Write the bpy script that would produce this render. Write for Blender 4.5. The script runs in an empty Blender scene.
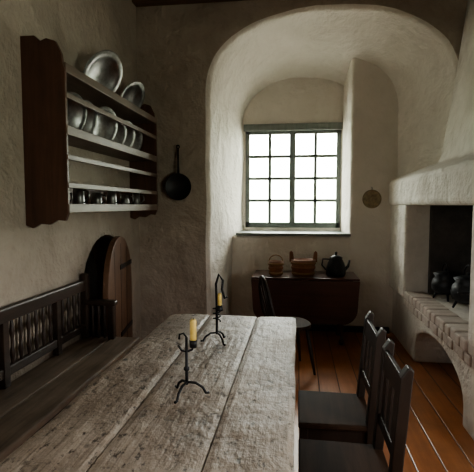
import bpy, math, random
from mathutils import Matrix, Vector, noise
random.seed(4)
D=bpy.data; C=bpy.context
pi=math.pi

# ---------------------------------------------------------------- materials
def newmat(n):
    m=D.materials.new(n); m.use_nodes=True
    nt=m.node_tree; b=nt.nodes['Principled BSDF']
    return m,nt,b
def N(nt,t,**k):
    n=nt.nodes.new(t)
    for a,v in k.items():
        try: setattr(n,a,v)
        except Exception: pass
    return n
def col(c): return (c[0],c[1],c[2],1)
def coords(nt,scale=(1,1,1)):
    g=N(nt,'ShaderNodeNewGeometry'); mp=N(nt,'ShaderNodeMapping')
    mp.inputs['Scale'].default_value=scale
    nt.links.new(g.outputs['Position'],mp.inputs['Vector']); return mp.outputs[0]
def nz(nt,vec,scale,detail=4,rough=.55,dist=0):
    n=N(nt,'ShaderNodeTexNoise'); n.inputs['Scale'].default_value=scale
    n.inputs['Detail'].default_value=detail; n.inputs['Roughness'].default_value=rough
    n.inputs['Distortion'].default_value=dist
    nt.links.new(vec,n.inputs['Vector']); return n.outputs['Fac']
def ramp(nt,fac,stops):
    r=N(nt,'ShaderNodeValToRGB'); e=r.color_ramp.elements
    while len(e)<len(stops): e.new(.5)
    for i,(p,c) in enumerate(stops): e[i].position=p; e[i].color=col(c)
    nt.links.new(fac,r.inputs[0]); return r.outputs[0]
def mth(nt,op,a,b=None):
    m=N(nt,'ShaderNodeMath',operation=op)
    for i,v in enumerate((a,b)):
        if v is None: continue
        if isinstance(v,(int,float)): m.inputs[i].default_value=v
        else: nt.links.new(v,m.inputs[i])
    return m.outputs[0]
def mixc(nt,f,a,b,mode='MIX'):
    m=N(nt,'ShaderNodeMix',data_type='RGBA',blend_type=mode)
    if isinstance(f,(int,float)): m.inputs[0].default_value=f
    else: nt.links.new(f,m.inputs[0])
    for i,v in ((6,a),(7,b)):
        if isinstance(v,tuple): m.inputs[i].default_value=col(v)
        else: nt.links.new(v,m.inputs[i])
    return m.outputs[2]
def bump(nt,b,h,strength,dist,prev=None):
    n=N(nt,'ShaderNodeBump'); n.inputs['Strength'].default_value=strength
    n.inputs['Distance'].default_value=dist
    nt.links.new(h,n.inputs['Height'])
    if prev is not None: nt.links.new(prev,n.inputs['Normal'])
    nt.links.new(n.outputs[0],b.inputs['Normal']); return n.outputs[0]

def plaster(name,c,dark,amt=.5):
    m,nt,b=newmat(name)
    v=coords(nt)
    n1=nz(nt,v,1.6,5,.6,.3); n2=nz(nt,v,6,5,.6); n3=nz(nt,v,45,3)
    c1=ramp(nt,n1,[(.3,dark),(.65,c)])
    c2=mixc(nt,.3,c1,ramp(nt,n2,[(.35,dark),(.6,c)]))
    nt.links.new(c2,b.inputs['Base Color']); b.inputs['Roughness'].default_value=.92
    p=bump(nt,b,n1,amt,.16)
    p=bump(nt,b,n2,amt,.05,p)
    bump(nt,b,n3,amt*.5,.004,p)
    return m
def wood(name,c1,c2,axis='Y',rough=.5,bmp=.3,sc=1.0,coat=0,spec=.5):
    m,nt,b=newmat(name)
    s={'X':(1.2,14,14),'Y':(14,1.2,14),'Z':(14,14,1.2)}[axis]
    v=coords(nt,tuple(q*sc for q in s))
    n1=nz(nt,v,1.6,6,.6,.6); n2=nz(nt,coords(nt),4,3)
    c=ramp(nt,n1,[(.3,c1),(.7,c2)])
    c=mixc(nt,.35,c,ramp(nt,n2,[(.35,c1),(.7,c2)]))
    nt.links.new(c,b.inputs['Base Color']); b.inputs['Roughness'].default_value=rough
    b.inputs['Specular IOR Level'].default_value=spec
    bump(nt,b,n1,bmp,.006)
    if coat: b.inputs['Coat Weight'].default_value=coat; b.inputs['Coat Roughness'].default_value=.3
    return m
def metal(name,c,rough,metallic=.9,bs=.2):
    m,nt,b=newmat(name)
    n=nz(nt,coords(nt),30,4)
    c1=ramp(nt,n,[(.3,tuple(x*.6 for x in c)),(.7,c)])
    nt.links.new(c1,b.inputs['Base Color'])
    b.inputs['Roughness'].default_value=rough; b.inputs['Metallic'].default_value=metallic
    bump(nt,b,n,bs,.003)
    return m

M_wall=plaster('plaster_room',(.41,.352,.295),(.30,.252,.207),.7)  # same plaster as the niche; the room's shade is put into this browner colour
M_niche=plaster('plaster_niche',(.77,.73,.67),(.67,.625,.565),.5)  # paler copy of the room plaster, window light put into its colour
M_hearthp=plaster('plaster_fireplace',(.74,.70,.645),(.56,.52,.47),.7)
M_sootshade=plaster('plaster_soot_shade',(.12,.107,.098),(.04,.036,.034),.5)  # sooty firebox; also painted shade for door passage and plinth hollow
M_dark=wood('dark_stained_wood',(.009,.006,.005),(.027,.017,.012),'Z',.48,.25,spec=.4)
M_darkY=wood('dark_bench_wood',(.015,.009,.006),(.055,.033,.023),'Y',.45,.3)
M_shelf=wood('shelf_red_brown',(.047,.021,.013),(.12,.056,.034),'Z',.5,.25)
M_shelfY=wood('shelf_board',(.09,.06,.045),(.19,.135,.105),'Y',.5,.25)  # shelf wood with the lit look of the rails put into its colour
M_door=wood('door_wood',(.085,.042,.023),(.19,.10,.058),'Z',.5,.35)
M_maho=wood('mahogany',(.034,.012,.010),(.078,.028,.022),'X',.28,.1,coat=.3)
M_ceil=wood('ceiling_wood',(.07,.038,.022),(.16,.09,.05),'X',.6,.3)
M_frame=wood('window_paint',(.17,.195,.182),(.25,.275,.26),'Z',.5,.1)
M_iron=metal('wrought_iron',(.03,.029,.031),.5,.7)
M_ironb=metal('cast_iron',(.033,.034,.038),.5,.4)
M_pewter=metal('pewter',(.27,.27,.27),.34,.95,.12)
M_brass=metal('aged_brass',(.36,.29,.19),.45,.9,.1)
M_copper=wood('cooper_staves',(.17,.068,.03),(.36,.17,.075),'Z',.5,.3)
M_hoop=wood('willow_hoop',(.22,.12,.05),(.38,.23,.11),'X',.6,.2)
m,nt,b=newmat('beeswax'); b.inputs['Roughness'].default_value=.5
nt.links.new(ramp(nt,nz(nt,coords(nt),40),[(.3,(.66,.45,.12)),(.7,(.80,.60,.22))]),b.inputs['Base Color'])
M_wax=m
m,nt,b=newmat('pale_ground'); b.inputs['Roughness'].default_value=.9  # outdoor grass, coloured pale so light bounced off it isn't green
nt.links.new(ramp(nt,nz(nt,coords(nt),2),[(.3,(.3,.28,.25)),(.7,(.42,.40,.36))]),b.inputs['Base Color'])
M_grass=m

def table_mat():
    m,nt,b=newmat('worn_table_planks')
    v=coords(nt,(9,.8,9)); g=nz(nt,v,2.2,8,.62,.5); fine=nz(nt,coords(nt,(60,2.5,60)),2,4,.6)
    p=coords(nt); pit=nz(nt,coords(nt,(1,.5,1)),32,5,.7); pit2=nz(nt,coords(nt,(1,.6,1)),11,6,.7,.4); blot=nz(nt,p,3.0,5,.6)
    knot=N(nt,'ShaderNodeTexVoronoi'); knot.inputs['Scale'].default_value=6.0
    nt.links.new(coords(nt,(1,.7,1)),knot.inputs['Vector'])
    c=ramp(nt,g,[(.28,(.12,.088,.064)),(.5,(.28,.222,.172)),(.72,(.43,.36,.295))])
    c=mixc(nt,.45,c,ramp(nt,blot,[(.32,(.15,.11,.082)),(.62,(.44,.37,.30))]))
    c=mixc(nt,ramp(nt,fine,[(.34,(.6,.6,.6)),(.48,(0,0,0))]),c,(.13,.09,.063))
    c=mixc(nt,ramp(nt,pit,[(.36,(1,1,1)),(.44,(0,0,0))]),c,(.05,.034,.024))
    c=mixc(nt,ramp(nt,pit2,[(.33,(.9,.9,.9)),(.41,(0,0,0))]),c,(.06,.042,.03))
    c=mixc(nt,ramp(nt,knot.outputs['Distance'],[(.05,(1,1,1)),(.10,(0,0,0))]),c,(.03,.02,.014))
    nt.links.new(c,b.inputs['Base Color'])
    nt.links.new(mth(nt,'ADD',mth(nt,'MULTIPLY',blot,.35),.34),b.inputs['Roughness'])
    q=bump(nt,b,g,.5,.010); q=bump(nt,b,fine,.35,.003,q); q=bump(nt,b,pit,.65,.008,q); q=bump(nt,b,pit2,.6,.014,q); bump(nt,b,blot,.65,.04,q)
    return m
M_table=table_mat()
def plank_floor():
    m,nt,b=newmat('floor_boards')
    g=N(nt,'ShaderNodeNewGeometry'); s=N(nt,'ShaderNodeSeparateXYZ')
    nt.links.new(g.outputs['Position'],s.inputs[0])
    u=mth(nt,'DIVIDE',mth(nt,'ADD',s.outputs[0],20.03),.17)
    idx=mth(nt,'FLOOR',u); fr=mth(nt,'FRACT',u)
    w=N(nt,'ShaderNodeTexWhiteNoise',noise_dimensions='1D'); nt.links.new(idx,w.inputs['W'])
    grain=nz(nt,coords(nt,(16,1.2,16)),1.5,6,.6,.6); dirt=nz(nt,coords(nt),3,5,.65)
    c=ramp(nt,grain,[(.3,(.30,.10,.034)),(.7,(.56,.235,.092))])
    c=mixc(nt,.5,c,ramp(nt,w.outputs['Value'],[(0,(.28,.098,.036)),(1,(.62,.28,.12))]))
    c=mixc(nt,ramp(nt,dirt,[(.35,(.4,.4,.4)),(.6,(0,0,0))]),c,(.16,.068,.03))
    edge=mth(nt,'MINIMUM',fr,mth(nt,'SUBTRACT',1.0,fr))
    c=mixc(nt,ramp(nt,edge,[(.012,(1,1,1)),(.03,(0,0,0))]),c,(.02,.009,.004))
    nt.links.new(c,b.inputs['Base Color']); b.inputs['Roughness'].default_value=.32
    q=bump(nt,b,grain,.2,.004)
    bump(nt,b,ramp(nt,edge,[(.0,(0,0,0)),(.04,(1,1,1))]),.5,.006,q)
    return m
M_floor=plank_floor()
def brickm():
    m,nt,b=newmat('hearth_brick')
    n=nz(nt,coords(nt),14,5); n2=nz(nt,coords(nt),3,3)
    c=mixc(nt,.5,ramp(nt,n,[(.3,(.38,.31,.27)),(.7,(.60,.54,.48))]),ramp(nt,n2,[(.3,(.40,.32,.28)),(.7,(.64,.59,.53))]))
    nt.links.new(c,b.inputs['Base Color']); b.inputs['Roughness'].default_value=.8
    bump(nt,b,n,.6,.012); return m
M_brick=brickm()
def glassm():
    m,nt,b=newmat('window_glass')
    out=nt.nodes['Material Output']
    t=N(nt,'ShaderNodeBsdfTransparent'); t.inputs[0].default_value=(.95,.97,.94,1)
    gl=N(nt,'ShaderNodeBsdfGlossy'); gl.inputs['Roughness'].default_value=.05
    mx=N(nt,'ShaderNodeMixShader'); mx.inputs[0].default_value=.04
    nt.links.new(t.outputs[0],mx.inputs[1]); nt.links.new(gl.outputs[0],mx.inputs[2])
    nt.links.new(mx.outputs[0],out.inputs[0]); return m
M_glass=glassm()

# ---------------------------------------------------------------- mesh helpers
def link(o,parent=None):
    C.scene.collection.objects.link(o)
    if parent is not None:
        o.parent=parent
        o.matrix_parent_inverse=Matrix.Translation(-Vector(parent.location))
    return o
def group(name,loc):
    e=D.objects.new(name,None); e.location=loc; e.empty_display_size=.1
    C.scene.collection.objects.link(e); return e
def mk(name,vs,fs,mat,parent=None,M=None,smooth=False,bevel=0,seg=2):
    me=D.meshes.new(name)
    if M is not None: vs=[M@Vector(v) for v in vs]
    me.from_pydata([tuple(v) for v in vs],[],fs); me.update()
    import bmesh
    bm=bmesh.new(); bm.from_mesh(me); bmesh.ops.recalc_face_normals(bm,faces=bm.faces); bm.to_mesh(me); bm.free()
    if smooth:
        for p in me.polygons: p.use_smooth=True
    me.materials.append(mat)
    o=D.objects.new(name,me); link(o,parent)
    if bevel:
        md=o.modifiers.new('b','BEVEL'); md.width=bevel; md.segments=seg; md.limit_method='ANGLE'; md.angle_limit=.6
    return o
def box(name,x0,x1,y0,y1,z0,z1,mat,parent=None,bevel=.004,M=None,seg=2):
    vs=[(x,y,z) for x in(x0,x1) for y in(y0,y1) for z in(z0,z1)]
    fs=[(0,1,3,2),(4,6,7,5),(0,4,5,1),(2,3,7,6),(0,2,6,4),(1,5,7,3)]
    return mk(name,vs,fs,mat,parent,M,bevel=bevel,seg=seg)
def prism(name,outl,axis,a0,a1,mat,parent=None,bevel=0,M=None,seg=2):
    n=len(outl)
    def pt(u,v,a): return {'X':(a,u,v),'Y':(u,a,v),'Z':(u,v,a)}[axis]
    vs=[pt(u,v,a0) for u,v in outl]+[pt(u,v,a1) for u,v in outl]
    fs=[tuple(range(n)),tuple(range(2*n-1,n-1,-1))]+[(i,(i+1)%n,n+(i+1)%n,n+i) for i in range(n)]
    return mk(name,vs,fs,mat,parent,M,bevel=bevel,seg=seg)
def lathe(name,prof,mat,M,parent=None,seg=36):
    vs=[];fs=[];n=len(prof)
    for i in range(seg):
        a=2*pi*i/seg
        for r,z in prof: vs.append((max(r,.0004)*math.cos(a),max(r,.0004)*math.sin(a),z))
    for i in range(seg):
        j=(i+1)%seg
        for k in range(n-1): fs.append((i*n+k,j*n+k,j*n+k+1,i*n+k+1))
    return mk(name,vs,fs,mat,parent,M,smooth=True)
def tube(name,pts,r,mat,parent=None,seg=10,M=None,closed=False):
    pts=[Vector(p) for p in pts]; n=len(pts)
    rr=r if isinstance(r,(list,tuple)) else [r]*n
    vs=[];fs=[]
    t=(pts[1]-pts[0]).normalized(); u=t.orthogonal().normalized()
    for i in range(n):
        if closed: t=(pts[(i+1)%n]-pts[i-1]).normalized()
        elif i==0: t=(pts[1]-pts[0]).normalized()
        elif i==n-1: t=(pts[-1]-pts[-2]).normalized()
        else: t=(pts[i+1]-pts[i-1]).normalized()
        u=(u-t*u.dot(t)).normalized(); w=t.cross(u)
        for k in range(seg):
            a=2*pi*k/seg; vs.append(pts[i]+(u*math.cos(a)+w*math.sin(a))*rr[i])
    for i in range(n if closed else n-1):
        i2=(i+1)%n
        for k in range(seg):
            k2=(k+1)%seg; fs.append((i*seg+k,i*seg+k2,i2*seg+k2,i2*seg+k))
    if not closed: fs.append(tuple(range(seg-1,-1,-1))); fs.append(tuple((n-1)*seg+k for k in range(seg)))
    return mk(name,vs,fs,mat,parent,M,smooth=True)
def T(x,y,z): return Matrix.Translation((x,y,z))
def face(c,n):
    q=Vector(n).to_track_quat('Z','Y'); return T(*c)@q.to_matrix().to_4x4()

# ---------------------------------------------------------------- room shell
XL=-1.75; YB=4.85; XR=2.0; ZC=3.74; YN=-1.8
box('floor',XL-.6,XR+.3,YN-.2,6.4,-.12,0,M_floor,bevel=0)
box('ceiling',XL-.4,XR+.3,YN-.2,YB+.25,ZC,ZC+.12,M_ceil,bevel=0)
for i,y in enumerate((.6,2.3,4.0)):
    box('trim_%d'%(i+1),XL,XR,y,y+.22,ZC-.16,ZC,M_ceil,bevel=.01)
box('trim_4',XL,XR,YB-.14,YB-.005,ZC-.05,ZC,M_ceil,bevel=.006)
LW=group('wall_left',(XL,2,0))
vy0,vy1,vz0,vz1=-1.4,-.1,1.0,2.3
box('pier_near',XL-.32,XL,YN,vy0,0,ZC,M_wall,LW,0)
box('apron',XL-.32,XL,vy0,vy1,0,vz0,M_wall,LW,0)
box('lintel',XL-.32,XL,vy0,vy1,vz1,ZC,M_wall,LW,0)
dy0,dy1=3.47,4.43; dc=(dy0+dy1)/2; dr=(dy1-dy0)/2; dz=.80
o=[(vy1,0),(dy0,0),(dy0,dz)]
for i in range(1,16):
    a=pi-pi*i/16; o.append((dc+dr*math.cos(a),dz+dr*math.sin(a)))
o+=[(dy1,dz),(dy1,0),(YB+.2,0),(YB+.2,ZC),(vy1,ZC)]
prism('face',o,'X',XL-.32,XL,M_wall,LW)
box('passage_back',XL-.42,XL-.33,3.2,4.8,0,1.6,M_sootshade,LW,bevel=0)  # near-black colour stands in for the darkness of the passage
box('wall_near',XL-.3,XR+.2,YN-.15,YN,0,ZC,M_wall,bevel=0)
wy0,wy1,wz0,wz1=.5,1.7,.9,2.0
R=group('wall_right',(XR,1,0))
box('pier_near',XR,XR+.25,YN,wy0,0,ZC,M_wall,R,0)
box('pier_far',XR,XR+.25,wy1,YB+.2,0,ZC,M_wall,R,0)
box('apron',XR,XR+.25,wy0,wy1,0,wz0,M_wall,R,0)
box('lintel',XR,XR+.25,wy0,wy1,wz1,ZC,M_wall,R,0)

# back wall with arched embrasure -------------------------------------------
def prof(xl,xr,zs,za,off,nv=7,na=40,e=2.25):
    cx=(xl+xr)/2; hw=(xr-xl)/2+off; rise=za-zs+off
    P=[]
    for i in range(nv): P.append((cx-hw,zs*i/nv))
    for i in range(na+1):
        a=pi-pi*i/na; c_,s_=math.cos(a),math.sin(a)
        P.append((cx+hw*math.copysign(abs(c_)**(2/e),c_),zs+rise*abs(s_)**(2/e)))
    for i in range(nv-1,-1,-1): P.append((cx+hw,zs*i/nv))
    return P
def sec(t):   # t 0 front..1 back
    L=lambda a,b:a+(b-a)*t
    return L(-.94,-.735),L(1.56,.87),L(2.76,2.52),L(3.56,3.22)
rings=[]
s0=sec(0); outer=[]
OFF=.07
base=prof(*s0,OFF)
nv,na=7,40
for i,(x,z) in enumerate(base):
    if i<nv: outer.append((XL-.02,ZC*0+z))
    elif i>=nv+na+1: outer.append((XR+.02,z))
    else:
        cx=.30; cz=s0[2]; dx=x-cx; dz_=z-cz+1e-6
        ks=[]
        if dx>1e-6: ks.append((XR+.02-cx)/dx)
        if dx<-1e-6: ks.append((XL-.02-cx)/dx)
        if dz_>1e-3: ks.append((ZC+.02-cz)/dz_)
        k=min(ks); outer.append((cx+dx*k,cz+dz_*k))
for cxn in ((XL-.02,ZC+.02),(XR+.02,ZC+.02)):
    j=min(range(len(outer)),key=lambda i:(outer[i][0]-cxn[0])**2+(outer[i][1]-cxn[1])**2); outer[j]=cxn
def lerpring(A,B,t): return [(a[0]+(b[0]-a[0])*t,a[1]+(b[1]-a[1])*t) for a,b in zip(A,B)]
for t in (0,.25,.5,.75,1): rings.append((lerpring(outer,base,t),YB))
for k in range(1,6):
    a=k/5*pi/2; rings.append((prof(*s0,OFF*(1-math.sin(a))),YB+OFF*(1-math.cos(a))))
for k in range(1,15):
    t=k/14; rings.append((prof(*sec(t),0),YB+OFF+(6.13-YB-OFF)*t))
vs=[];fs=[]
for ri,(rg,y) in enumerate(rings):
    for (x,z) in rg:
        w=noise.noise(Vector((x*2.2,y*2.2,z*2.2)))*.03+noise.noise(Vector((x*6,y*6,z*6)))*.009
        yy=y+w*(1 if ri<10 else .2)
        xx=x; zz=z
        if ri>=5:
            d=Vector((x-.2,z-1.8)); d.normalize(); xx+=d.x*w; zz+=d.y*w if z>.01 else 0
        vs.append((xx,yy,zz))
n=len(base)
for r in range(len(rings)-1):
    for i in range(n-1): fs.append((r*n+i,r*n+i+1,(r+1)*n+i+1,(r+1)*n+i))
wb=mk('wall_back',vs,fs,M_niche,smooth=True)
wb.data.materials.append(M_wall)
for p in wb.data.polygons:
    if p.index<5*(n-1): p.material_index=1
WX0,WX1,WZ0,WZ1=-.70,.565,1.25,2.57
W=group('wall_window',(0,6.15,0))
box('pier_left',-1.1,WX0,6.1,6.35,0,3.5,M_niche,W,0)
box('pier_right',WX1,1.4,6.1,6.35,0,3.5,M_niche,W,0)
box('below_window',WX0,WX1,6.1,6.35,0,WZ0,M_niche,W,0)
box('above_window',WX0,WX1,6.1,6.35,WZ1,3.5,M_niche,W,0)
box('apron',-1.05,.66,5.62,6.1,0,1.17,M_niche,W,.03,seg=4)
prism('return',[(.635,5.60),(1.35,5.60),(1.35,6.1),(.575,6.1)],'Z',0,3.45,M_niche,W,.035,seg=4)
box('trim_sill',-.76,.65,5.59,6.10,1.17,1.205,M_frame,bevel=.008)
box('baseboard_back',.1,1.12,5.55,5.6,0,.07,M_dark,bevel=.005)

# window -------------------------------------------------------------------
G=group('window_1',(-.07,6.15,1.9))
y0,y1=6.115,6.175
fw=.055
box('head',WX0,WX1,y0,y1,WZ1-.07,WZ1,M_frame,G)
box('sill_rail',WX0,WX1,y0,y1,WZ0,WZ0+.07,M_frame,G)
box('jamb_left',WX0,WX0+fw,y0,y1,WZ0,WZ1,M_frame,G)
box('jamb_right',WX1-fw,WX1,y0,y1,WZ0,WZ1,M_frame,G)
cx=(WX0+WX1)/2
box('mullion',cx-.04,cx+.04,y0-.012,y1,WZ0,WZ1,M_frame,G)
for s,(a,b_) in enumerate(((WX0+fw,cx-.03),(cx+.03,WX1-fw))):
    mid=(a+b_)/2
    box('muntin_v%d'%s,mid-.021,mid+.021,y0+.01,y1-.01,WZ0+.07,WZ1-.07,M_frame,G)
    for k in range(1,4):
        z=WZ0+.07+(WZ1-WZ0-.14)*k/4
        box('muntin_h%d%d'%(s,k),a,b_,y0+.01,y1-.01,z-.02,z+.02,M_frame,G)
box('lintel_board',WX0-.02,WX1+.03,6.07,6.115,WZ1-.03,WZ1+.06,M_frame,G)
box('pane',WX0+.02,WX1-.02,6.143,6.147,WZ0+.02,WZ1-.02,M_glass,G,0)
def sidewin(nm,xc,a,b_,z0,z1):
    G=group(nm,(xc,(a+b_)/2,(z0+z1)/2)); my=(a+b_)/2
    for nme,q in (('head',(a,b_,z1-.06,z1)),('sill',(a,b_,z0,z0+.06)),('jamb_near',(a,a+.06,z0,z1)),('jamb_far',(b_-.06,b_,z0,z1)),('mullion',(my-.03,my+.03,z0,z1)),('muntin_a',(a,b_,z0+.36,z0+.39)),('muntin_b',(a,b_,z0+.7,z0+.73))):
        box(nme,xc-.03,xc+.03,*q,M_frame,G)
sidewin('window_2',XR+.13,wy0,wy1,wz0,wz1)
sidewin('fill_window',XL-.2,vy0,vy1,vz0,vz1)  # second one is unseen, added to bring fill light onto the fireplace
box('ground_outside',-14,16,6.5,40,-3.2,-3.0,M_grass,bevel=0)

# ---------------------------------------------------------------- fireplace
G=group('fireplace',(1.5,4.2,0))
FX=1.13; FY0,FY1=2.75,5.62
ay0,ay1=3.25,4.55; ac=(ay0+ay1)/2; ar=(ay1-ay0)/2
o=[(FY0,0),(ay0,0),(ay0,.16)]
for i in range(1,14):
    a=pi-pi*i/14; o.append((ac+ar*math.cos(a),.16+.26*math.sin(a)))
o+=[(ay1,.16),(ay1,0),(FY1,0),(FY1,.56),(FY0,.56)]
prism('plinth',o,'X',FX+.03,1.75,M_hearthp,G,.02)
box('plinth_back',1.75,1.99,FY0,FY1-.3,0,.56,M_sootshade,G,0)  # dark colour stands for shade inside the arched hollow
box('hearth_slab',FX+.12,1.99,FY0+.02,5.0,.56,.64,M_hearthp,G,.01)
k=0; y=FY0
while y<4.93:
    w=.118
    box('brick_%d'%k,FX-.012+random.uniform(-.008,.008),FX+.19,y,y+w-.008,.572,.655+random.uniform(-.006,.006),M_brick,G,.014)
    box('brick_low_%d'%k,FX+.0+random.uniform(-.008,.008),FX+.19,y-.05,y+w-.056,.49,.566,M_brick,G,.014)
    y+=w; k+=1
box('mortar_bed',FX+.01,FX+.185,FY0,4.95,.485,.645,M_hearthp,G,.004)
box('pier_far',FX-.02,1.9,4.84,FY1,.56,1.58,M_hearthp,G,.04,seg=4)
box('pier_near',FX-.02,1.99,FY0,3.08,.64,1.58,M_hearthp,G,.04,seg=4)
box('firebox_back',1.88,1.99,3.0,4.9,.64,1.6,M_sootshade,G,0)
box('firebox_cheek',FX+.22,1.9,4.78,4.845,.64,1.56,M_sootshade,G,.005)
box('iron_panel',1.82,1.88,3.55,4.45,.9,1.28,M_ironb,G,.005)
prism('mantle_hood',[(FX-.05,1.55),(FX-.05,1.83),(1.42,1.98),(1.52,2.6),(1.66,ZC),(1.995,ZC),(1.995,1.55)],'Y',FY0,YB-.0,M_hearthp,G,.05,seg=4)
prism('mantle_shoulder',[(FX-.05,1.55),(FX-.05,1.83),(1.42,1.98),(1.7,1.98),(1.7,1.55)],'Y',YB-.1,FY1,M_hearthp,G,.05,seg=4)

def cauldron(name,x,y,z,r):
    g=group(name,(x,y,z)); h=.05
    pr=[(0,0),(r*.6,.01),(r*.95,r*.35),(r,r*.75),(r*.9,r*1.15),(r*.72,r*1.35),(r*.85,r*1.55),(r*.8,r*1.55),(r*.66,r*1.36),(r*.8,r*.7),(0,.03)]
    lathe('body',pr,M_ironb,T(x,y,z+h),g)
    for i in range(3):
        a=2*pi*i/3+.5
        tube('leg_%d'%(i+1),[(x+r*.6*math.cos(a),y+r*.6*math.sin(a),z+h+.03),(x+r*.85*math.cos(a),y+r*.85*math.sin(a),z)],[.014,.009],M_ironb,g)
    tube('bail_handle',[(x,y-r*.85*math.cos(t),z+h+r*1.45+r*.95*math.sin(t)) for t in [pi*i/14 for i in range(15)]],.006,M_iron,g,8)
    lathe('lid',[(r*.86,r*1.55),(r*.86,r*1.6),(r*.4,r*1.75),(0,r*1.8)],M_ironb,T(x,y,z+h),g)
    lathe('lid_knob',[(.0,r*1.98),(.018,r*1.93),(.01,r*1.78)],M_ironb,T(x,y,z+h),g,16)
cauldron('cauldron',1.42,4.52,.645,.125)
cauldron('cauldron',1.48,4.10,.645,.14)
g=group('iron_trivet',(1.62,3.72,.64))
for i in range(3):
    a=2*pi*i/3; tube('leg_%d'%(i+1),[(1.62+.13*math.cos(a),3.72+.13*math.sin(a),.85),(1.62+.15*math.cos(a),3.72+.15*math.sin(a),.642)],.01,M_iron,g)
tube('ring',[(1.62+.13*math.cos(t),3.72+.13*math.sin(t),.85) for t in [2*pi*i/24 for i in range(24)]],.011,M_iron,g,closed=True)
tube('pan_handle',[(1.5,3.72,.85),(1.25,3.67,.87)],.01,M_iron,g)

# ---------------------------------------------------------------- long table
TZ=.78; TX0,TX1=-.885,0.0; TY0,TY1=.5,3.1
G=group('trestle_table',(-.44,1.8,0))
xs=[TX0,-.60,-.27,TX1]
for i in range(3):
    a,b_=xs[i]+.0025,xs[i+1]-.0025; nx,ny=12,90; v=[];f=[]
    e0=random.uniform(-.012,.012)
    for j in range(ny+1):
        for k in range(nx+1):
            x=a+(b_-a)*k/nx; y=TY0+(TY1+e0-TY0)*j/ny
            z=TZ+noise.noise(Vector((x*5,y*2.2,i*7)))*.005+noise.noise(Vector((x*16,y*9,i*3)))*.002
            if k in(0,nx): z-=.005
            if j in(0,ny): z-=.006
            if i==2 and k==nx: x+=noise.noise(Vector((y*3,0,2)))*.008
            if i==0 and k==0: x+=noise.noise(Vector((y*3,0,5)))*.012
            v.append((x,y,z))
    n0=len(v)
    v+=[(p[0],p[1],TZ-.06) for p in v]
    w=nx+1
    for j in range(ny):
        for k in range(nx):
            q=j*w+k; f.append((q,q+1,q+w+1,q+w)); f.append((n0+q,n0+q+w,n0+q+w+1,n0+q+1))
    for j in range(ny):
        for k in (0,nx): q=j*w+k; f.append((q,q+w,n0+q+w,n0+q))
    for k in range(nx):
        for j in (0,ny): q=j*w+k; f.append((q,q+1,n0+q+1,n0+q))
    mk('top_plank_%d'%(i+1),v,f,M_table,G,smooth=False)
for i,y in enumerate((.85,2.75)):
    box('trestle_post_%d'%(i+1),-.52,-.36,y-.04,y+.04,.08,.66,M_darkY,G,.01)
    box('trestle_foot_%d'%(i+1),-.78,-.12,y-.05,y+.05,0,.08,M_darkY,G,.02)
    box('trestle_head_%d'%(i+1),-.82,-.06,y-.04,y+.04,.64,.72,M_darkY,G,.02)
box('stretcher',-.47,-.41,.85,2.75,.26,.36,M_darkY,G,.008)

# ---------------------------------------------------------------- candle holders
def candle(name,x,y,z,kind):
    g=group(name,(x,y,z))
    for i in range(3):
        a=2*pi*i/3+(.25 if kind==0 else 1.2); c_,s_=math.cos(a),math.sin(a)
        tube('foot_%d'%(i+1),[(x,y,z+.055),(x+.035*c_,y+.035*s_,z+.05),(x+.065*c_,y+.065*s_,z+.03),(x+.078*c_,y+.078*s_,z+.006),(x+.092*c_,y+.092*s_,z+.007)],.0055,M_iron,g,8)
    if kind==0:
        H=.24
        tube('stem',[(x,y,z+.045),(x,y,z+.09),(x,y,z+H)],[.007,.0065,.0055],M_iron,g,8)
        lathe('stem_knot',[(0,-.016),(.012,-.004),(.012,.004),(0,.016)],M_iron,T(x,y,z+.11),g,12)
        tube('side_arm',[(x-.035,y,z+.205),(x-.02,y,z+.185),(x,y,z+.18),(x+.024,y,z+.19),(x+.026,y,z+.21)],.0045,M_iron,g,8)
        tube('hook',[(x,y,z+H),(x-.012,y,z+H+.015),(x-.028,y,z+H+.01),(x-.03,y,z+H-.01)],.004,M_iron,g,8)
        cxx=x+.028; cz=z+.2
        lathe('socket',[(.0,0),(.014,0),(.016,.03),(.013,.03),(.012,.004),(0,.004)],M_iron,T(cxx,y,cz),g,16)
        lathe('candle',[(0,0),(.0135,0),(.013,.1),(.010,.108),(0,.104)],M_wax,T(cxx,y,cz+.006),g,18)
        tube('wick',[(cxx,y,cz+.105),(cxx+.002,y,cz+.12)],.0012,M_iron,g,6)
    else:
        tube('stem',[(x,y,z+.045),(x,y,z+.2),(x-.004,y,z+.33),(x+.012,y,z+.385),(x+.035,y,z+.35),(x+.03,y,z+.3),(x+.045,y,z+.25),(x+.06,y,z+.26)],.0068,M_iron,g,8)
        pts=[(x+.02*math.cos(t),y+.02*math.sin(t),z+.12+.085*t/(6*pi)) for t in [6*pi*i/60 for i in range(61)]]
        tube('spiral',pts,.004,M_iron,g,6)
        lathe('socket',[(.0,0),(.02,0),(.017,.01),(.015,.03),(.012,.03),(.012,.004),(0,.004)],M_iron,T(x+.02,y-.02,z+.185),g,16)
        lathe('candle',[(0,0),(.0115,0),(.011,.08),(.008,.088),(0,.084)],M_wax,T(x+.02,y-.02,z+.195),g,18)
candle('candle_holder',-.438,1.74,TZ,0)
candle('candle_holder',-.443,2.46,TZ,1)

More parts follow.
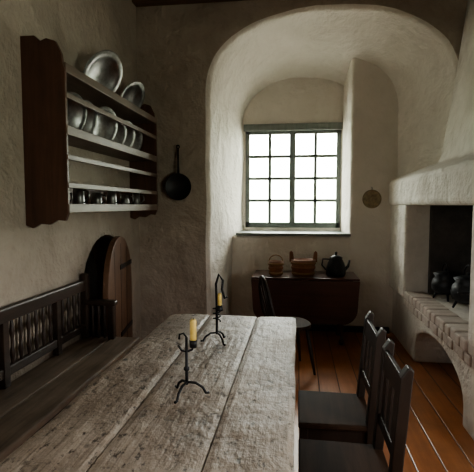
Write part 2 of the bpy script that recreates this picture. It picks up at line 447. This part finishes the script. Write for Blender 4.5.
# ---------------------------------------------------------------- settle bench
G=group('wooden_settle',(-1.5,2.2,0))
BY0,BY1=.6,3.5; SX0,SX1=-1.735,-1.27; SZ=.47
M_seat=wood('bench_seat_worn',(.075,.053,.038),(.32,.25,.195),'Y',.4,.5)
box('seat_back_plank',SX0,-1.50,BY0,BY1-.02,SZ-.04,SZ,M_seat,G,.008)
box('seat_front_plank',-1.495,SX1,BY0,BY1,SZ-.045,SZ-.002,M_seat,G,.012)
box('front_apron',SX1-.05,SX1-.02,BY0+.1,BY1-.08,SZ-.14,SZ-.045,M_darkY,G)
box('back_top_rail',SX0,SX0+.05,BY0,BY1-.1,.86,.95,M_darkY,G,.012)
box('back_mid_rail',SX0+.005,SX0+.04,BY0,BY1-.1,.53,.59,M_darkY,G,.008)
y=BY0+.1;i=0
while y<BY1-.16:
    i+=1
    if i%7==0: box('back_stile_%d'%i,SX0+.003,SX0+.045,y-.025,y+.03,SZ,.9,M_darkY,G)
    else:
        lathe('spindle_%d'%i,[(.008,0),(.012,.03),(.017,.07),(.010,.11),(.010,.16),(.017,.2),(.012,.24),(.008,.28)],M_darkY,T(SX0+.023,y,.585),G,10)
    y+=.085
ex=BY1-.07
box('end_back_post',SX0,SX0+.06,ex-.03,ex+.03,0,1.0,M_darkY,G,.012)
box('end_arm',SX0+.02,SX1-.17,ex-.035,ex+.035,.74,.785,M_darkY,G,.015)
box('end_arm_post',SX1-.24,SX1-.19,ex-.025,ex+.025,SZ-.02,.75,M_darkY,G,.008)
for k in range(3):
    lathe('arm_spindle_%d'%k,[(.009,0),(.015,.08),(.009,.14),(.015,.2),(.009,.27)],M_darkY,T(SX0+.09+k*.05,ex,SZ),G,10)
for k,(lx,ly) in enumerate(((SX1-.07,BY1-.1),(SX1-.07,BY0+.1),(SX0+.03,BY0+.1),(SX1-.07,2.0))):
    box('leg_%d'%k,lx-.025,lx+.03,ly-.03,ly+.03,0,SZ-.045,M_darkY,G)

# ---------------------------------------------------------------- plate shelf
G=group('plate_shelf',(-1.6,3.6,2.0))
PY0,PY1=2.72,4.60; PX0,PX1=XL,-1.455
def endpanel(nm,y):
    o=[(PX0,1.42),(PX0+.05,1.40),(PX0+.10,1.43),(PX0+.17,1.425),(PX0+.22,1.455),(PX1-.02,1.45),(PX1,1.50),
       (PX1,2.40),(PX1-.015,2.44),(PX1-.02,2.50),(PX1-.06,2.58),(PX1-.12,2.60),(PX1-.16,2.585),(PX1-.2,2.62),(PX0,2.62)]
    prism(nm,o,'Y',y,y+.028,M_shelf,G,.004)
endpanel('end_panel_1',PY0); endpanel('end_panel_2',PY1-.028)
a,b_=PY0+.028,PY1-.028
for i,z in enumerate((1.53,2.03,2.42)):
    box('shelf_%d'%(i+1),PX0+.005,PX1-.02,a,b_,z-.022,z,M_shelfY,G)
    box('shelf_lip_%d'%(i+1),PX1-.02,PX1+.004,a-.02,b_+.02,z-.03,z+.03,M_shelfY,G)
for i,z in enumerate((2.25,1.86,1.68)):
    box('rail_%d'%(i+1),PX1-.018,PX1+.004,a-.02,b_+.02,z-.018,z+.018,M_shelfY,G)
box('back_board',PX0+.002,PX0+.012,a,b_,1.5,1.7,M_shelf,G)
PL=group('pewter_plates',(-1.6,3.7,2.2))
def plate(i,x,y,z,r,tilt,turn=0):
    n=Vector((math.cos(tilt)*math.cos(turn),-math.sin(turn)*math.cos(tilt),-math.sin(tilt)))
    pr=[(0,0),(r*.62,0),(r*.72,r*.10),(r*.98,r*.15),(r,r*.17),(r*.98,r*.185),(r*.72,r*.135),(r*.60,.006),(0,.006)]
    c=Vector((x,y,z+r*math.cos(tilt)))
    lathe('plate_%d'%i,pr,M_pewter,face(c,n),PL,40)
plate(1,-1.61,3.58,2.425,.215,.5,.3)
plate(2,-1.61,4.25,2.425,.18,.5,.25)
for i,(y,r,tn) in enumerate(((3.04,.165,.35),(3.24,.16,.3),(3.60,.175,.3),(3.86,.15,.3),(4.06,.16,.3),(4.30,.15,.3))):
    plate(3+i,-1.625,y,2.033,r,.32,tn)
def tankard(i,x,y,z,r,h):
    lathe('tankard_%d_body'%i,[(0,0),(r*1.1,0),(r*1.1,.01),(r,.02),(r*.92,h*.5),(r*.85,h),(r*.8,h),(r*.8,.02),(0,.015)],M_pewter,T(x,y,z),TK,24)
    tube('tankard_%d_handle'%i,[(x+r*.9,y,z+h*.85),(x+r*1.7,y,z+h*.8),(x+r*1.8,y,z+h*.5),(x+r,y,z+h*.25)],.006,M_pewter,TK,8)
TK=group('pewter_tankards',(-1.6,3.6,1.53))
for i,(y,h) in enumerate(((2.9,.12),(3.15,.15),(3.45,.12),(3.75,.16),(4.05,.12),(4.35,.14))):
    tankard(i+1,-1.60,y,1.532,.045,h)

# ---------------------------------------------------------------- arched door (ajar)
G=group('door_1',(XL,4.42,0))
o=[(0.0,.02),(.0,.80)]
L=.93
for i in range(1,16):
    a=pi-pi*i/16; o.append((L/2+L/2*math.cos(a),.80+(L/2)*math.sin(a)))
o+=[(L,.80),(L,.02)]
A=math.radians(9)
Mh=T(XL+.012,4.42,0)@Matrix.Rotation(A,4,'Z')@Matrix.Rotation(pi,4,'Z')
prism('leaf',[(u,v) for u,v in o],'X',-.05,0,M_door,G,.006,M=Mh)
Ms=Mh
for i,z in enumerate((.35,.98)):
    box('strap_%d'%(i+1),-.058,-.05,.03,.5,z-.022,z+.022,M_iron,G,.002,M=Ms)
for i,u in enumerate((.24,.47,.70)):
    box('seam_%d'%(i+1),-.0515,-.0495,u-.004,u+.004,.03,1.0+.2*math.sin(pi*u/L),M_dark,G,0,M=Ms)

# ---------------------------------------------------------------- wall pan, brass disc
G=group('frying_pan',(-1.30,YB-.03,1.76))
lathe('bowl',[(0,0),(.105,0),(.14,.045),(.146,.046),(.11,-.006),(0,-.006)],M_ironb,face((-1.28,YB-.035,1.75),(0,-1,0)),G,40)
tube('handle',[(-1.28,YB-.06,1.88),(-1.285,YB-.05,2.0),(-1.29,YB-.035,2.17)],[.013,.010,.010],M_iron,G,10)
tube('hanging_eye',[(-1.29+.018*math.cos(t),YB-.035,2.185+.018*math.sin(t)) for t in [2*pi*i/16 for i in range(16)]],.005,M_iron,G,8,closed=True)
tube('nail',[(-1.29,YB-.05,2.195),(-1.29,YB+.03,2.195)],.004,M_iron,G,8)
G=group('brass_dish',(.887,5.58,1.63))
lathe('dish',[(0,.02),(.03,.022),(.045,.006),(.075,.004),(.095,.02),(.11,.022),(.112,.016),(.08,-.003),(0,-.003)],M_brass,face((.887,5.592,1.625),(0,-1,0)),G,40)
tube('hook',[(.887,5.585,1.73),(.887,5.575,1.76),(.887,5.60,1.765)],.004,M_iron,G,8)

# ---------------------------------------------------------------- drop-leaf table
G=group('drop_leaf_table',(.09,5.2,0))
DX0,DX1,DY0,DY1,DZ=-.50,.68,4.94,5.5,.755
box('top',DX0,DX1,DY0,DY1,DZ-.022,DZ,M_maho,G,.008)
def leafo(inset):
    o=[(DX0,DZ-.024)]
    for i in range(0,11):
        t=i/10*pi/2; o.append((DX0+.02+.16*(1-math.cos(t)),.42-.17*math.sin(t)))
    for i in range(10,-1,-1):
        t=i/10*pi/2; o.append((DX1-.02-.16*(1-math.cos(t)),.42-.17*math.sin(t)))
    o.append((DX1,DZ-.024)); return o
prism('front_leaf',leafo(0),'Y',DY0-.012,DY0+.008,M_maho,G,.004)
prism('rear_leaf',leafo(0),'Y',DY1-.008,DY1+.012,M_maho,G,.004)
box('apron',DX0+.15,DX1-.15,DY0+.06,DY1-.06,DZ-.14,DZ-.022,M_maho,G)
for i,(x,y) in enumerate(((DX0+.18,DY0+.09),(DX1-.18,DY0+.09),(DX0+.18,DY1-.09),(DX1-.18,DY1-.09))):
    lathe('leg_%d'%(i+1),[(.0,0),(.022,0),(.03,.03),(.017,.07),(.02,.2),(.03,.35),(.022,.45),(.03,.5),(.03,.62)],M_maho,T(x,y,0),G,18)

def tub(name,x,y,z,r,h,ears,handle):
    g=group(name,(x,y,z))
    lathe('staves',[(0,0),(r*.86,0),(r,h),(r*.9,h),(r*.78,.02),(0,.02)],M_copper,T(x,y,z),g,28)
    for i,t in enumerate((.15,.5,.8)):
        rr=r*(.86+.14*t)
        lathe('hoop_%d'%(i+1),[(rr-.002,h*t-.012),(rr+.007,h*t-.012),(rr+.009,h*t+.012),(rr,h*t+.012)],M_hoop if i!=1 else M_copper,T(x,y,z),g,28)
    if ears:
        for s in (-1,1):
            prism('ear_%d'%s,[(x+s*r*.92-.028,z+h-.03),(x+s*r*.92+.028,z+h-.03),(x+s*r*.98+.02,z+h+.08),(x+s*r*.98,z+h+.10),(x+s*r*.98-.02,z+h+.08)],'Y',y-.008,y+.008,M_copper,g,.003)
    if handle:
        tube('bail',[(x+r*.95*math.cos(t),y,z+h*.9+r*1.0*math.sin(t)) for t in [pi*i/16 for i in range(17)]],.006,M_hoop,g,8)
tub('wooden_pail',-.235,5.14,DZ,.085,.16,False,True)
tub('stave_tub',.075,5.16,DZ,.14,.18,True,False)
kx,ky,kz=.44,5.16,DZ; q=1.12
G=group('coffee_kettle',(kx,ky,kz))
lathe('body',[(r*q,z*q) for r,z in [(0,.0),(.085,.0),(.098,.02),(.10,.07),(.082,.13),(.062,.17),(.066,.185),(.03,.205),(0,.21)]],M_ironb,T(kx,ky,kz),G,30)
lathe('knob',[(0,.275),(.016,.265),(.009,.225)],M_ironb,T(kx,ky,kz),G,14)
tube('spout',[(kx+.09,ky,kz+.065),(kx+.135,ky,kz+.11),(kx+.15,ky,kz+.18)],[.024,.015,.011],M_ironb,G,12)
tube('handle',[(kx-.065,ky,kz+.185),(kx-.145,ky,kz+.19),(kx-.155,ky,kz+.12),(kx-.11,ky,kz+.065)],.010,M_ironb,G,10)

# ---------------------------------------------------------------- chairs
M_chseat=wood('chair_seat_wood',(.016,.009,.006),(.055,.030,.018),'Y',.7,.4,spec=.12)
def chair(name,M,w=.42,d=.42,sz=.45,top=.95,rake=.05,style='slat'):
    p=M@Vector((0,0,0)); g=group(name,p)
    h=w/2
    prism('seat',[(-h,-d/2),(h,-d/2),(h+.01,d/2),(-h-.01,d/2)],'Z',sz-.03,sz,M_chseat,g,.008,M=M)
    for s in(-1,1):
        x=s*(h-.022)
        o=[(-d/2-.0,0),(-d/2+.042,0),(-d/2+.042,sz),(-d/2+.038-rake,top-.03),(-d/2+.01-rake,top+.012),(-d/2-rake-.01,top),(-d/2,sz)]
        prism('back_post_%s'%('l' if s<0 else 'r'),o,'X',x-.024,x+.024,M_dark,g,.005,M=M)
        box('front_leg_%s'%('l' if s<0 else 'r'),x-.018,x+.018,d/2-.05,d/2-.012,0,sz-.03,M_dark,g,.004,M=M)
        box('side_rail_%s'%('l' if s<0 else 'r'),x-.011,x+.011,-d/2+.03,d/2-.04,sz-.11,sz-.03,M_dark,g,.003,M=M)
        box('side_stretcher_%s'%('l' if s<0 else 'r'),x-.01,x+.01,-d/2+.03,d/2-.04,.14,.17,M_dark,g,.003,M=M)
    box('front_rail',-h+.03,h-.03,d/2-.045,d/2-.02,sz-.11,sz-.03,M_dark,g,.003,M=M)
    box('back_stretcher',-h+.03,h-.03,-d/2+.005,-d/2+.03,.22,.26,M_dark,g,.003,M=M)
    S=lambda z:-d/2+.012-rake*(z-sz)/(top-sz)
    def railat(nm,z0,z1):
        prism(nm,[(S(z0),z0),(S(z0)+.02,z0),(S(z1)+.02,z1),(S(z1),z1)],'X',-h+.03,h-.03,M_dark,g,.003,M=M)
    railat('top_rail',top-.12,top-.03); railat('low_rail',sz+.12,sz+.17)
    for k,x in enumerate((-.10,0,.10)):
        z0,z1=sz+.17,top-.12
        prism('splat_%d'%k,[(S(z0)+.004,z0),(S(z0)+.016,z0),(S(z1)+.016,z1),(S(z1)+.004,z1)],'X',x-.028,x+.028,M_dark,g,.002,M=M)
Rz=lambda a:Matrix.Rotation(a,4,'Z')
chair('dining_chair',T(.205,2.44,0)@Rz(pi/2),w=.40,d=.38,top=.935,rake=.035)
chair('dining_chair',T(.205,1.885,0)@Rz(pi/2),w=.38,d=.38,top=.94,rake=.03)
def windsor(name,M):
    g=group(name,M@Vector((0,0,0)))
    o=[(.21*math.cos(t),.2*math.sin(t)) for t in [2*pi*i/28 for i in range(28)]]
    prism('seat',[(math.copysign(abs(x)**.8*.21**.2,x),math.copysign(abs(y)**.8*.2**.2,y)) for x,y in o],'Z',.42,.455,M_chseat,g,.008,M=M)
    for i,(a,b2) in enumerate(((-1,-1),(1,-1),(-1,1),(1,1))):
        tube('leg_%d'%i,[(a*.13,b2*.13,.425),(a*.16,b2*.16,.22),(a*.19,b2*.19,0)],[.014,.019,.011],M_dark,g,10,M=M)
    tube('bow',[(.19*math.cos(t),-.16-.10*max(0,math.sin(t))**.5,.45+.44*math.sin(t)**.8) for t in [pi*i/24 for i in range(25)]],.015,M_dark,g,10,M=M)
    for k in range(5):
        x=-.12+.06*k; zt=.45+.43*math.sin(math.acos(x/.19))**.8
        tube('spindle_%d'%k,[(x*.85,-.165,.45),(x,-.255,zt)],.008,M_dark,g,8,M=M)
    box('stretcher',-.16,.16,-.01,.01,.2,.225,M_dark,g,.003,M=M)
windsor('windsor_chair',T(-.07,4.2,0)@Rz(-pi/2+.35))

# ---------------------------------------------------------------- light
w=D.worlds.new('sky'); C.scene.world=w; w.use_nodes=True; nt=w.node_tree
bg=nt.nodes['Background']
tc=N(nt,'ShaderNodeTexCoord'); s=N(nt,'ShaderNodeSeparateXYZ'); nt.links.new(tc.outputs['Generated'],s.inputs[0])
nn=nz(nt,tc.outputs['Generated'],9,5,.6)
hgt=mth(nt,'ADD',s.outputs[2],mth(nt,'MULTIPLY',mth(nt,'SUBTRACT',nn,.5),.18))
c=ramp(nt,hgt,[(.0,(.56,.62,.50)),(.07,(.80,.85,.78)),(.14,(.98,.98,.96)),(1,(1.0,.975,.945))])
nt.links.new(c,bg.inputs[0]); bg.inputs[1].default_value=26.5
def portal(nm,loc,rot,sx,sy):
    l=D.lights.new(nm,'AREA'); l.shape='RECTANGLE'; l.size=sx; l.size_y=sy; l.cycles.is_portal=True
    o=D.objects.new(nm,l); o.location=loc; o.rotation_euler=rot; C.scene.collection.objects.link(o)
portal('daylight_portal_window_1',(cx,6.25,(WZ0+WZ1)/2),(-pi/2,0,0),WX1-WX0,WZ1-WZ0)
portal('daylight_portal_window_2',(XR+.2,(wy0+wy1)/2,(wz0+wz1)/2),(0,pi/2,0),wz1-wz0,wy1-wy0)
portal('daylight_portal_fill_window',(XL-.27,(vy0+vy1)/2,(vz0+vz1)/2),(0,-pi/2,0),vz1-vz0,vy1-vy0)  # guides sky light through the added fill opening
try: C.scene.view_settings.look='AgX - Medium High Contrast'
except Exception: pass

# ---------------------------------------------------------------- camera
cd=D.cameras.new('camera'); cam=D.objects.new('camera',cd); C.scene.collection.objects.link(cam)
cam.location=(0,0,1.55); cam.rotation_euler=(math.radians(90-3.9),0,math.radians(7.6))
cd.sensor_width=36; cd.lens=450/474*36; cd.clip_start=.05
C.scene.camera=cam
